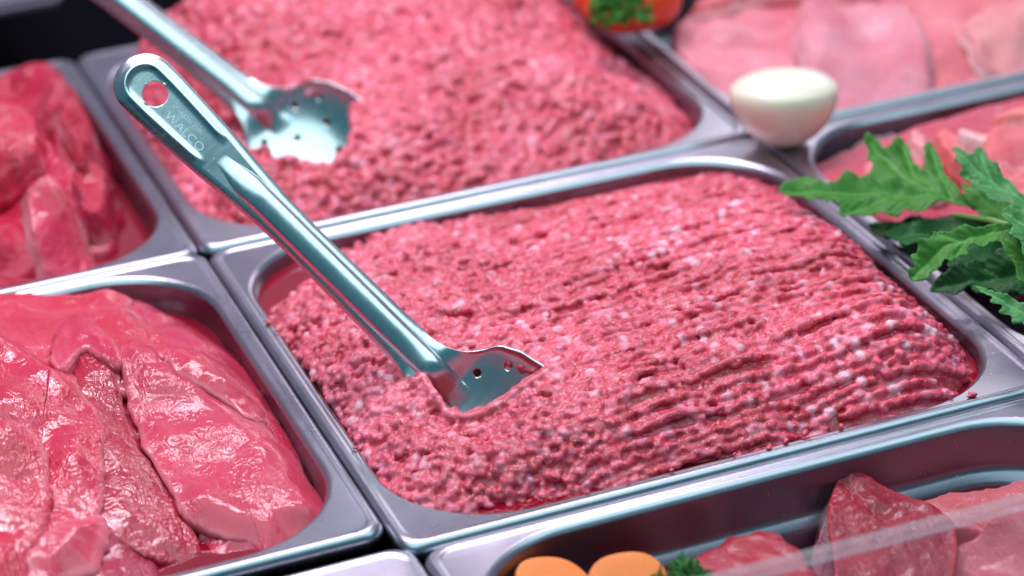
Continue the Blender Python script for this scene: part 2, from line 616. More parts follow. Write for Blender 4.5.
def mince(name, label, box, hfun, strand, vis, voxel, seed, hug=(), sink=.020, step=(.0028, .0044), rad=(.0018, .0026), tint=(1, 1, 1)):
    rng = np.random.default_rng(seed)
    ins = RIM + .0018
    x0, x1, y0, y1 = box
    zb = -.05
    # underlying solid
    nx, ny = 150, 140
    gx = np.linspace(x0 + ins, x1 - ins, nx)
    gy = np.linspace(y0 + ins, y1 - ins, ny)
    GX, GY = np.meshgrid(gx, gy, indexing='ij')
    d = sdf_in(GX, GY, box, ins, RIN - .002)
    H = hfun(GX, GY, d) - .0022
    iv = vis(GX, GY)
    H = np.where(iv, H - sink, H)
    H = np.where(d > .0006, H, zb)
    top = np.stack([GX, GY, np.maximum(H, zb)], -1).reshape(-1, 3)
    bot = np.stack([GX, GY, np.full_like(GX, zb - .006)], -1).reshape(-1, 3)
    I = np.arange(nx * ny).reshape(nx, ny)
    q = np.stack([I[:-1, :-1], I[1:, :-1], I[1:, 1:], I[:-1, 1:]], -1).reshape(-1, 4)
    F = [q, q[:, ::-1] + nx * ny]
    for line, fl in ((I[0, :], 0), (I[-1, :], 1), (I[:, 0], 1), (I[:, -1], 0)):
        a, b = line[:-1], line[1:]
        s = np.stack([a, b, b + nx * ny, a + nx * ny], -1)
        F.append(s if fl == 0 else s[:, ::-1])
    V = np.concatenate([top, bot])
    F = np.concatenate(F).tolist()
    # crumbs and strands
    C, R, SX, AN, KC = [], [], [], [], []
    yy = y0 + ins
    j = 0
    while yy < y1 - ins:
        xs = np.arange(x0 + ins, x1 - ins, step[0])
        xs = xs + rng.uniform(-.0005, .0005, len(xs))
        S = strand(xs, np.full_like(xs, yy))
        row_w = .0048 * vn(xs * 13, yy * 9, 0, seed + 3) + .0020 * vn(xs * 34, j * .6, 0, seed + 4)
        py = yy + row_w + rng.normal(0, 1, len(xs)) * (.00045 + (1 - S) * .0017)
        lift = .0016 * vn(xs * 26 + 31 * j, np.full_like(xs, j * 7.7), 0, seed + 5) * S + rng.normal(0, 1, len(xs)) * (.0004 + .0005 * (1 - S))
        lift = lift + .00055 * ((j % 2) * 2 - 1) * S
        dd = sdf_in(xs, py, box, ins, RIN - .002)
        pz = hfun(xs, py, dd) + lift - .0008
        # some stretches of a strand are missing: crevices
        miss = (vn(xs * 30 + j * 5.1, np.full_like(xs, j * 3.3), 0, seed + 9) > .68)
        ok = (dd > .0014) & ~miss & (rng.random(len(xs)) > .01 + .03 * (1 - S)) & ~vis(xs, py)
        r = rng.uniform(*rad, len(xs)) * np.where(rng.random(len(xs)) < .05, 1.22, 1)
        strand_c = vn(xs * 22 + j * 11.3, np.full_like(xs, j * 1.7), 0, seed + 12)
        for i in np.where(ok)[0]:
            C.append((xs[i], py[i], pz[i])); R.append(r[i]); SX.append(1.0 + .55 * S[i]); AN.append(rng.normal(0, .25 + .9 * (1 - S[i])))
            KC.append(strand_c[i])
        yy += step[1]
        j += 1
    # loose crumbs between
    ne = int((x1 - x0) * (y1 - y0) / (.0045 ** 2))
    ex = rng.uniform(x0 + ins, x1 - ins, ne)
    ey = rng.uniform(y0 + ins, y1 - ins, ne)
    dd = sdf_in(ex, ey, box, ins, RIN - .002)
    S = strand(ex, ey)
    ok = (dd > .001) & ~vis(ex, ey) & (rng.random(ne) > S * .86)
    ez = hfun(ex, ey, dd) + rng.normal(0, .0007, ne) - .0004
    for i in np.where(ok)[0]:
        C.append((ex[i], ey[i], ez[i])); R.append(rng.uniform(rad[0] * .75, rad[1] * 1.1)); SX.append(rng.uniform(1, 1.6)); AN.append(rng.uniform(0, 3.1)); KC.append(rng.uniform(-1, 1))
    # strands pressed against the spoon where it cuts in
    ln = np.array(hug)
    for a, b in zip(ln[:-1], ln[1:]):
        m = max(2, int(np.linalg.norm(b - a) / .0011))
        for k in range(m):
            q = a + (b - a) * (k / m)
            hz = float(hfun(np.array([q[0]]), np.array([q[1]]), sdf_in(np.array([q[0]]), np.array([q[1]]), box, ins, RIN - .002))[0])
            for off, up in ((0, .0002), (-.0030, .0012)):
                C.append((q[0] + rng.normal(0, .0002), q[1] + off + rng.normal(0, .0002), hz + up + .0004 * math.sin(k * .5)))
                R.append(rng.uniform(rad[0] * .95, rad[1] * .95)); SX.append(1.4); AN.append(math.atan2(b[1] - a[1], b[0] - a[0])); KC.append(.4 * math.sin(k * .3))
    C = np.array(C); R = np.array(R); SX = np.array(SX); AN = np.array(AN); KC = np.array(KC)
    n = len(C)
    nv = len(ICO_V)
    B = np.repeat(ICO_V[None], n, 0) * R[:, None, None]
    B = B * rng.uniform(.86, 1.16, (n, nv, 1))
    B[:, :, 0] *= SX[:, None]
    B[:, :, 2] *= rng.uniform(.8, 1.05, (n, 1))
    ca, sa = np.cos(AN)[:, None], np.sin(AN)[:, None]
    bx = B[:, :, 0] * ca - B[:, :, 1] * sa
    by = B[:, :, 0] * sa + B[:, :, 1] * ca
    B = np.stack([bx, by, B[:, :, 2]], -1) + C[:, None]
    off = len(V)
    V2 = np.concatenate([V, B.reshape(-1, 3)])
    BF = (ICO_F[None] + (np.arange(n) * nv)[:, None, None] + off).reshape(-1, 3)
    me0 = mesh_np('raw', V2, F + BF.tolist())
    tmp = bpy.data.objects.new('raw', me0)
    COL.objects.link(tmp)
    md = tmp.modifiers.new('r', 'REMESH')
    md.mode = 'VOXEL'
    md.voxel_size = voxel
    sm = tmp.modifiers.new('s', 'SMOOTH')
    sm.factor = .5
    sm.iterations = 3
    dg = bpy.context.evaluated_depsgraph_get()
    me = bpy.data.meshes.new_from_object(tmp.evaluated_get(dg))
    bpy.data.objects.remove(tmp)
    bpy.data.meshes.remove(me0)
    # drop what lies deep in the pan
    bm = bmesh.new()
    bm.from_mesh(me)
    bmesh.ops.delete(bm, geom=[v for v in bm.verts if v.co.z < -.046], context='VERTS')
    bm.to_mesh(me)
    bm.free()
    # colour of each crumb
    pal = np.array([(.48, .012, .038), (.60, .030, .078), (.65, .078, .145), (.71, .165, .255), (.78, .36, .45)])
    u = rng.random(n)
    k = np.select([u < .34, u < .66, u < .85, u < .955], [0, 1, 2, 3], 4)
    cc = pal[k] * rng.uniform(.86, 1.08, (n, 1))
    sm_ = strand(C[:, 0], C[:, 1])[:, None]
    cc = cc * (1 - .20 * (1 - sm_)) + np.array((.76, .20, .27)) * .20 * (1 - sm_)
    big = fbm(C[:, 0] * 17, C[:, 1] * 17, 0, seed + 60, 3)[:, None]
    cc = cc * (1 + np.clip(big, -1, .6) * np.array([.20, .62, .50]))
    cc = cc * (1 + .16 * KC[:, None] * np.array([.4, 1.6, 1.5])) * np.array(tint)
    kd = kdtree.KDTree(n)
    for i in range(n):
        kd.insert(C[i], i)
    kd.balance()
    nvv = len(me.vertices)
    co = np.empty(nvv * 3, np.float32)
    me.vertices.foreach_get('co', co)
    co = co.reshape(-1, 3)
    col = np.empty((nvv, 3))
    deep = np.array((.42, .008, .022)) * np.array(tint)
    for i in range(nvv):
        f = kd.find_n(co[i], 2)
        (_, a, da), (_, b, db) = f
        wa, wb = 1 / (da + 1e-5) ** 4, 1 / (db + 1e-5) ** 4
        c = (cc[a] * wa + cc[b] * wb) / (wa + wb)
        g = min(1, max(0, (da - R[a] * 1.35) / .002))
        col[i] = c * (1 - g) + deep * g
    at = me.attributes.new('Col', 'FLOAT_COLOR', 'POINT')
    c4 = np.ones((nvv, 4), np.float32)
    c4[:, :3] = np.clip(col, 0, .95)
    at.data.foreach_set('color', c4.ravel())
    me.name = name
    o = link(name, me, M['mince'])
    tag(o, label, 'minced meat', 'heaps of fresh minced meat')
    return o


BD = U(470, 424, .004)


def h_front(x, y, d):
    u = (x - B_P[0]) / (B_P[1] - B_P[0])
    v = (y - B_P[2]) / (B_P[3] - B_P[2])
    A = .017 + .021 * sstep(.2, .9, u) * (1 - .6 * sstep(.5, 1, v)) + .004 * np.sin(v * 3.1) - .013 * sstep(.55, 1, v)
    wid = .046 + .02 * (1 - sstep(0, .45, v)) 
    h = -.007 - .011 * sstep(.1, .9, u) + A * (1 - (1 - np.clip(d / wid, 0, 1)) ** 2.2)
    # hollow at the far left corner and the wet front left corner
    h = h - .026 * np.exp(-((u - .04) ** 2 + (v - .97) ** 2) / .022)
    h = h - .019 * np.exp(-((u - .19) ** 2 / .035 + (v - .03) ** 2 / .0055))
    h = h + .0035 * vn(x * 19, y * 19, 0, 5) + .0022 * vn(x * 48, y * 48, 0, 6)
    h = h - .009 * np.exp(-((x - BD[0]) ** 2 + (y - BD[1]) ** 2) / .00045)
    # furrow running away from the spoon
    cx = (x - .085) * .8 + (y - .165) * -.55
    h = h - .004 * np.exp(-(((y - .165) + .45 * (x - .085)) / .0035) ** 2 - ((x - .085) / .03) ** 2)
    h = h - .003 * np.exp(-(((y - .10) + .5 * (x - .035)) / .003) ** 2 - ((x - .035) / .02) ** 2)
    return h


def s_front(x, y):
    u = (x - B_P[0]) / (B_P[1] - B_P[0])
    v = (y - B_P[2]) / (B_P[3] - B_P[2])
    e = .24 + .20 * v + .07 * vn(x * 20, y * 20, 0, 41)
    return sstep(e - .12, e + .12, u)


def h_back(x, y, d):
    u = (x - B_P2[0]) / (B_P2[1] - B_P2[0])
    v = (y - B_P2[2]) / (B_P2[3] - B_P2[2])
    h = -.018 + (.052 + .034 * sstep(.35, .9, v)) * (1 - (1 - np.clip(d / (.12 - .05 * sstep(.5, 1, v)), 0, 1)) ** 2.0) + .006 * vn(x * 16, y * 16, 0, 15) + .003 * vn(x * 45, y * 45, 0, 16)
    return h


mince('minced_meat', 'pink red mince lying in combed strands around the upright spoon in the middle pan', B_P, h_front, s_front, open1, .00072, 21, hug=[U(a, b, .004)[:2] for a, b in [(419, 388), (430, 402), (446, 416), (466, 417), (486, 414), (522, 402), (548, 390), (568, 380)]])
mince('minced_meat', 'rounded blurred heap of mince in the far pan with the lying spoon', B_P2, h_back, lambda x, y: np.zeros_like(x), open2, .0011, 33, hug=[(9, 9)], sink=.034,
      step=(.0038, .0048), rad=(.0020, .0031), tint=(1, .80, .86))


def crumbs():
    rng = random.Random(5)
    V, F = [], []
    spots = [(U(502, 353, .012), .0016), (U(508, 352, .012), .0011)]
    for k in range(20):
        t = rng.random()
        e = rng.choice([0, 0, 0, 1, 2])
        if e == 0:
            q = (B_P[0] + .05 + t * .24, B_P[2] + rng.uniform(.006, .0125))
        elif e == 1:
            q = (B_P[0] + rng.uniform(.007, .012), B_P[2] + .05 + t * .2)
        else:
            q = (B_P2[0] + .06 + t * .22, B_P2[2] + rng.uniform(.006, .012))
        spots.append((np.array((q[0], q[1], .0002)), rng.uniform(.0006, .0016)))
    for c, r in spots:
        o = len(V)
        a = rng.uniform(0, 3)
        for v in ICO_V:
            k = 1 + .3 * rng.uniform(-1, 1)
            x, y = v[0] * 1.5, v[1]
            V.append((c[0] + r * k * (x * math.cos(a) - y * math.sin(a)), c[1] + r * k * (x * math.sin(a) + y * math.cos(a)), c[2] + r * .7 * k * v[2]))
        F += [tuple(int(i) + o for i in f) for f in ICO_F]
    me = mesh_np('meat_crumbs', V, F, np.tile((.58, .05, .08), (len(V), 1)))
    tag(link('meat_crumbs', me, M['mince']), 'tiny loose crumbs of mince dropped on the steel rims', 'crumbs', kind='stuff')


crumbs()


def juice(box, z, label):
    p = rrect(box[0] + RIM + .003, box[1] - RIM - .003, box[2] + RIM + .003, box[3] - RIM - .003, RIN - .002, 16, 8)
    me = mesh_np('meat_juice', [(a, b, z) for a, b in p], [tuple(range(len(p)))])
    o = link('meat_juice', me, M['juice'], smooth=False)
    tag(o, label, 'meat juice', kind='stuff')


juice(B_P, -.0095, 'dark red juice pooled along the front of the middle mince pan')
juice(B_L1, -.017, 'dark red juice standing around the wet veal slices')
juice(B_L2, -.020, 'dark juice below the beef pieces at the far left')


# ------------------------------------------------------------------ slices of meat
def spline(P, n=150):
    P = np.asarray(P, float)
    k = len(P)
    t = np.linspace(0, k, n, endpoint=False)
    i = np.floor(t).astype(int)
    f = (t - i)[:, None]
    p0, p1, p2, p3 = (P[(i + o) % k] for o in (-1, 0, 1, 2))
    return .5 * ((2 * p1) + (-p0 + p2) * f + (2 * p0 - 5 * p1 + 4 * p2 - p3) * f ** 2 + (-p0 + 3 * p1 - 3 * p2 + p3) * f ** 3)


class Pile:
    def __init__(self, box, base, res=.0015, margin=0.0):
        self.x0, self.y0 = box[0] - margin, box[2] - margin
        self.nx = int((box[1] - box[0] + 2 * margin) / res) + 1
        self.ny = int((box[3] - box[2] + 2 * margin) / res) + 1
        self.res = res
        self.gx = self.x0 + np.arange(self.nx) * res
        self.gy = self.y0 + np.arange(self.ny) * res
        self.GX, self.GY = np.meshgrid(self.gx, self.gy, indexing='ij')
        self.H = np.full((self.nx, self.ny), base, float)

    @staticmethod
    def blur(H, k):
        for ax in (0, 1):
            P = np.pad(H, [(k, k) if a == ax else (0, 0) for a in (0, 1)], mode='edge')
            c = np.cumsum(np.insert(P, 0, 0, axis=ax), axis=ax)
            n = 2 * k + 1
            H = (c[n:] - c[:-n]) / n if ax == 0 else (c[:, n:] - c[:, :-n]) / n
        return H

    def samp(self, H, x, y):
        fx = np.clip((x - self.x0) / self.res, 0, self.nx - 1.001)
        fy = np.clip((y - self.y0) / self.res, 0, self.ny - 1.001)
        i, j = fx.astype(int), fy.astype(int)
        a, b = fx - i, fy - j
        return H[i, j] * (1 - a) * (1 - b) + H[i + 1, j] * a * (1 - b) + H[i, j + 1] * (1 - a) * b + H[i + 1, j + 1] * a * b

    def slice(self, outline, th, mat, color, label, cat, group, name, seed, fatw=.0022, fatp=.6, lump=.003, wig=.0022, drape=7, curl=0.0, extra=None, cvar=.16, edge=.016, fats=.5):
        P = spline(outline)
        # uneven edge
        c = P.mean(0)
        nrm = np.stack([np.roll(P[:, 1], -1) - np.roll(P[:, 1], 1), -(np.roll(P[:, 0], -1) - np.roll(P[:, 0], 1))], 1)
        nrm /= np.linalg.norm(nrm, axis=1, keepdims=True) + 1e-9
        P = P + nrm * (wig * fbm(P[:, 0] * 130, P[:, 1] * 130, seed * 3.3, seed, 3))[:, None]
        Hm = self.H
        Hs = self.blur(self.blur(Hm, drape), drape)
        Hs = np.maximum(Hs, self.blur(Hm, 2) - .0025)
        Hs = self.blur(self.blur(Hs, 3), 3)

        def topz(x, y, d):
            prof = np.sqrt(np.clip(1 - (1 - np.clip(d / min(th * .5, .010), 0, 1)) ** 2, 0, 1))
            z = self.samp(Hs, x, y) + th * (.10 + .35 * prof + .55 * sstep(0, edge, d))
            z = z + lump * fbm(x * 38, y * 38, seed * 1.7, seed + 5, 2) * sstep(0, .012, d)
            z = z + curl * np.exp(-(d / .006) ** 2) * (.5 + .5 * vn(x * 40, y * 40, seed, seed + 8))
            if extra is not None:
                z = z + extra(x, y)
            return z
        # rings
        nr = 46
        tt = np.concatenate([[1, .9975, .993, .986, .976, .963], np.linspace(.945, 0, nr - 6)])
        n = len(P)
        V = []
        for t in tt:
            V.append(c + (P - c) * t)
        XY = np.concatenate(V)
        d = poly_dist(XY[:, 0], XY[:, 1], P)
        d[:n] = 0
        z = topz(XY[:, 0], XY[:, 1], d)
        top = np.column_stack([XY, z])
        zb = self.samp(self.blur(Hm, 2), P[:, 0], P[:, 1]) - .0005
        zb = np.minimum(zb + curl * .6, z[:n] - th * .1)
        under = np.column_stack([c + (P - c) * .985, zb])
        under2 = np.column_stack([c + (P - c) * .8, np.minimum(zb, self.samp(Hm, *(c + (P - c) * .8).T)) - .002])
        nt = len(tt)
        F = []
        for k in range(nt - 1):
            for i in range(n):
                j = (i + 1) % n
                F.append((k * n + i, k * n + j, (k + 1) * n + j, (k + 1) * n + i))
        o1 = nt * n
        o2 = o1 + n
        for i in range(n):
            j = (i + 1) % n
            F.append((o1 + i, o1 + j, j, i))
            F.append((o2 + i, o2 + j, o1 + j, o1 + i))
        F.append(tuple(o2 + i for i in range(n))[::-1])
        VV = np.concatenate([top, under, under2])
        x, y = VV[:, 0], VV[:, 1]
        nn = vn(x * 60, y * 60, seed, seed + 21)
        fat = np.zeros(len(VV))
        dd = np.concatenate([d, np.zeros(2 * n)])
        fat = (1 - sstep(fatw * .4, fatw, dd + .0008 * vn(x * 300, y * 300, seed, 3))) * sstep(-.3, .5, fbm(x * 24, y * 24, seed * 2.1, seed + 31) + fatp - .5)
        fat = fat * fats
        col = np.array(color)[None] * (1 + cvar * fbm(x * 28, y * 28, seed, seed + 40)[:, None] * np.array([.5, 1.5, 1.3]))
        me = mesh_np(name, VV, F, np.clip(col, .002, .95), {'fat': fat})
        bm = bmesh.new()
        bm.from_mesh(me)
        bmesh.ops.recalc_face_normals(bm, faces=bm.faces)
        bm.to_mesh(me)
        bm.free()
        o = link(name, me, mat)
        tag(o, label, cat, group)
        ins = in_poly(self.GX, self.GY, P)
        ii = np.where(ins)
        gx, gy = self.GX[ii], self.GY[ii]
        dg = poly_dist(gx, gy, P)
        self.H[ii] = np.maximum(self.H[ii], topz(gx, gy, dg))
        return o


def W(pts, z):
    return [U(a, b, z)[:2] for a, b in pts]


# -- veal, near left
GV = 'wet veal slices piled in the near left pan'
pv = Pile(B_L1, -.024)
pv.H = pv.H + .040 * np.exp(-((pv.GX + .19) / .11) ** 2 - ((pv.GY - .21) / .12) ** 2)
inn = lambda box, k: [(box[0] + k, box[2] + k), (box[1] - k, box[2] + k), (box[1] - k, box[3] - k), (box[0] + k, box[3] - k)]
VC = (.66, .05, .085)
sv = lambda *a, **k: pv.slice(*a, cat='meat slice', group=GV, fats=.22, name='veal_slice', **{'mat': M['veal'], **k})
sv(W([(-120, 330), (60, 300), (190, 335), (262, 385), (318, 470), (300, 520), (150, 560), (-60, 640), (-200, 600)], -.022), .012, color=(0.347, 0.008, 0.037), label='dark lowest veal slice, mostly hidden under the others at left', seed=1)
sv(W([(60, 556), (85, 541), (115, 534), (150, 545), (158, 565), (140, 610), (90, 640), (50, 610)], -.014), .010, color=(0.369, 0.023, 0.065), label='small dull purple veal piece at the bottom edge, below the wet folded slice', seed=2, lump=.002)
sv(W([(195, 525), (235, 515), (270, 528), (272, 548), (232, 560), (205, 548)], -.017), .009, color=(0.414, 0.023, 0.065), label='small veal end tucked beneath the curled lip of the big front slice', seed=3, fatp=.3)
sv(W([(285, 520), (305, 500), (335, 500), (346, 512), (330, 530), (300, 538)], -.018), .008, color=(0.590, 0.110, 0.200), label='pale fatty veal scrap in the front right corner of its pan', seed=4, fatp=1.0, fatw=.008)
sv(W([(135, 300), (170, 315), (225, 345), (262, 385), (280, 420), (240, 430), (170, 400), (110, 360)], -.008), .008, color=(0.498, 0.032, 0.085), label='veal slice at the rear right, its edge along the dark pan wall', seed=5)
sv(W([(-120, 360), (-60, 312), (20, 292), (70, 296), (100, 287), (130, 289), (136, 312), (170, 345), (215, 372), (190, 398), (120, 400), (70, 378), (55, 375), (20, 400), (-80, 430)], .004), .010, color=(0.571, 0.039, 0.085), label='long veal slice at the back with a rounded flap over the pan edge', seed=6, lump=.0045, curl=.002)
sv(W([(130, 372), (180, 365), (240, 372), (278, 412), (300, 450), (270, 462), (200, 440), (140, 405)], -.002), .008, color=(0.516, 0.029, 0.070), label='veal slice folded just above the large smooth front slice', seed=7)
sv(W([(58, 372), (90, 378), (118, 396), (128, 430), (160, 480), (198, 528), (150, 540), (100, 530), (70, 480), (60, 420)], -.004), .006, color=(0.405, 0.014, 0.045), label='dark shiny veal strip running down between the two large slices', mat=M['veal_wet'], seed=8)
sv(W([(122, 398), (140, 388), (175, 398), (235, 415), (285, 445), (320, 480), (342, 498), (318, 516), (278, 528), (268, 548), (246, 530), (195, 522), (168, 498), (138, 446)], -.008), .0062, color=(0.553, 0.055, 0.105), label='largest smooth veal slice with dark fine veins, at the front right', seed=9, lump=.0034, fatw=.003, fatp=.8)
sv(W([(-90, 430), (-30, 372), (30, 372), (62, 384), (92, 408), (106, 440), (104, 478), (98, 505), (76, 530), (56, 552), (52, 590), (20, 640), (-90, 640)], .008), .0085, color=(0.553, 0.029, 0.075), label='very wet glossy veal slice with white highlights at the left edge', seed=10, mat=M['veal_wet'], lump=.0065, fatw=.0035, fatp=.7, curl=.001)
sv(W([(150, 376), (176, 372), (214, 378), (248, 392), (268, 412), (252, 420), (216, 408), (176, 396)], .000), .006, color=(0.553, 0.042, 0.090), label='thin veal flap along the top edge of the big front slice', seed=12, fatp=.9, fatw=.003)
sv(W([(-40, 470), (-10, 440), (20, 430), (44, 446), (50, 480), (34, 520), (10, 560), (-40, 570)], .016), .007, color=(0.571, 0.036, 0.080), label='veal flap lying on top of the wettest slice at the left edge', mat=M['veal_wet'], seed=13, lump=.005, fatp=.8, fatw=.004)
sv(W([(40, 520), (70, 505), (98, 498), (106, 512), (92, 532), (62, 556), (48, 590), (20, 600), (22, 548)], .012), .007, color=(0.590, 0.065, 0.115), label='pale folded end of veal hanging down at the lower left', seed=14, lump=.004, fatp=1., fatw=.006)
# the raised fold in the middle of the pile
sv(W([(52, 376), (54, 350), (66, 322), (84, 318), (104, 336), (122, 360), (118, 372), (96, 360), (82, 358), (66, 382)], .014), .009, color=(0.530, 0.030, 0.081), label='small raised fold of veal with pale rim above the dark gap', seed=11, lump=.005, fatw=.003, fatp=.7, wig=.0012)

# -- beef, far left
GB = 'dark red beef pieces in the far left pan'
pb = Pile(B_L2, -.030)
sb = lambda *a, **k: pb.slice(*a, edge=.006, cat='meat piece', group=GB, name='beef_piece', mat=M['beef'], **k)
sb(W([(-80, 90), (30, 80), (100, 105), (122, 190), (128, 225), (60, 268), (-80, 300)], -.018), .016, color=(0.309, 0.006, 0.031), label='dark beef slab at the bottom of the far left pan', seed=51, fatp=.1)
sb(W([(30, 235), (70, 222), (112, 226), (122, 240), (80, 258), (30, 266)], -.012), .012, color=(0.425, 0.014, 0.057), label='low beef strip near the front rim of its pan', seed=52, fatp=.3)
sb(W([(-60, 120), (-10, 92), (45, 80), (78, 96), (95, 130), (92, 165), (40, 190), (-60, 200)], .0), .026, color=(0.464, 0.015, 0.057), label='large upper beef piece against the far corner of its pan', seed=53, lump=.009, fatp=.35)
sb(W([(60, 165), (95, 152), (114, 172), (116, 205), (100, 226), (72, 222), (52, 196)], -.002), .020, color=(0.449, 0.014, 0.054), label='rounded beef lump beside the dark inner wall of the pan', seed=54, lump=.006, fatp=.2)
sb(W([(-70, 190), (0, 172), (58, 178), (86, 212), (70, 236), (20, 262), (-70, 280)], .002), .020, color=(0.494, 0.021, 0.068), label='bright red beef flap in front, drooping towards the veal', seed=55, lump=.009, fatp=.45)

sb(W([(-40, 150), (10, 128), (40, 140), (52, 168), (30, 186), (-40, 196)], .016), .014, color=(0.507, 0.021, 0.066), label='small folded beef piece lying over two larger ones in the far left pan', seed=56, lump=.006, fatp=.7, fatw=.005)
sb(W([(40, 110), (68, 96), (90, 118), (100, 150), (82, 168), (58, 150)], .012), .012, color=(0.474, 0.018, 0.061), label='pointed beef piece leaning on the upper edge of the far left pile', seed=57, lump=.006, fatp=.6, fatw=.004)
sb(W([(20, 205), (48, 190), (80, 200), (92, 222), (60, 240), (28, 232)], .014), .011, color=(0.539, 0.030, 0.083), label='lighter red beef scrap on the front slope of the far left pile', seed=58, lump=.005, fatp=.8, fatw=.006)

# -- pork, far right
GK = 'pale pork slices laid flat in the far right pan'
pk = Pile(B_R2, -.020, margin=.03)
sk = lambda *a, **k: pk.slice(*a, edge=.006, cat='meat slice', group=GK, name='pork_slice', mat=M['pork'], **k)
PC = (.60, .22, .27)
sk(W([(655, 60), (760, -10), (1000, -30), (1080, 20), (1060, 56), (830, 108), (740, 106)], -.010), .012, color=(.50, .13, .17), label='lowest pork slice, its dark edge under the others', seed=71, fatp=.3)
sk(W([(900, 10), (960, -10), (1040, -10), (1090, 30), (1070, 50), (980, 76), (915, 78)], .0), .014, color=(.60, .20, .23), label='reddish pork slice with a dark fold at the far right', seed=72, lump=.006, fatp=.6, curl=.003)
sk(W([(668, 36), (705, 8), (780, -5), (830, 10), (835, 70), (800, 110), (735, 108), (690, 75)], .0), .015, color=PC, label='broad pale pork slice behind the onion, by the dark pan divider', seed=73, lump=.004, fatp=.5)
sk(W([(798, 18), (840, 0), (890, 2), (920, 28), (936, 78), (890, 108), (830, 112), (800, 70)], .006), .013, color=(.60, .24, .30), label='pale pork slice with a white right edge, right of the onion', seed=74, lump=.003, fatw=.006, fatp=1.0)
sk(W([(690, 14), (720, -20), (800, -40), (880, -20), (860, 4), (780, 6), (720, 18)], .006), .012, color=(.60, .20, .22), label='orange pink pork slice beside the tomato at the top edge', seed=75, fatp=.6)
sk(W([(960, 30), (1000, 5), (1060, 10), (1080, 40), (1030, 54), (985, 54)], .012), .012, color=(.64, .27, .28), label='curled pork slice in the upper right corner', seed=76, fatp=.8, curl=.004, lump=.006)

# -- strips, right, under the leaves
GR = 'pale pink meat strips under the celery'
pr = Pile(B_R1, -.014)
sr = lambda *a, **k: pr.slice(*a, edge=.003, cat='meat strip', group=GR, name='meat_strip', mat=M['pork'], **k)
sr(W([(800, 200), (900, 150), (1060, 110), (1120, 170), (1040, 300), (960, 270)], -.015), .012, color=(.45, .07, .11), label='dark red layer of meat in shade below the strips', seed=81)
sr(W([(860, 190), (885, 176), (925, 182), (926, 194), (888, 200), (862, 202)], -.006), .012, color=(.66, .20, .22), label='short pink strip just left of the broad celery leaf', seed=82, fatp=.8)
sr(W([(905, 158), (912, 148), (925, 150), (936, 178), (944, 200), (930, 202), (916, 180)], .0), .014, color=(.70, .30, .30), label='narrow strip standing between two celery lobes', seed=83, fatp=1.)
sr(W([(932, 150), (950, 140), (985, 158), (1010, 172), (990, 190), (950, 172)], .004), .014, color=(.66, .18, .19), label='orange pink strip behind the pointed celery leaf', seed=84, fatp=.5)
sr(W([(955, 152), (1000, 136), (1060, 130), (1080, 150), (1040, 172), (985, 166)], .008), .014, color=(.70, .38, .38), label='fatty whitish strip at the right edge of the pan', seed=85, fatp=1., fatw=.008)
sr(W([(990, 128), (1030, 112), (1090, 112), (1090, 140), (1020, 142)], .010), .016, color=(.68, .24, .22), label='rearmost orange strip near the far rim at right', seed=86, fatp=.7)
sr(W([(980, 170), (1024, 160), (1070, 175), (1050, 210), (1000, 205)], .004), .014, color=(.64, .16, .18), label='pink strip behind the right hand celery leaf tips', seed=87, fatp=.5)

# ------------------------------------------------------------------ front pan: cut meat, slices, carrots
pf = Pile(B_F, -.046)
GF = 'cut meat in the front pan'
sf = lambda *a, **k: pf.slice(*a, edge=.004, cat='meat piece', group=GF, name='meat_piece', mat=M['chunk'], **k)
sf(W([(660, 590), (690, 552), (742, 524), (772, 520), (800, 540), (836, 590), (800, 640), (700, 640)], -.012), .034, color=(.34, .018, .036), label='rounded dark red piece left of the wedge in the front pan', seed=91, lump=.004, fatp=.5, fatw=.005)
sf(W([(915, 512), (940, 500), (985, 492), (1060, 478), (1120, 500), (1080, 560), (960, 540)], -.030), .022, color=(.48, .12, .14), label='dull flat piece behind, near the right end of the front pan', seed=92, lump=.003)


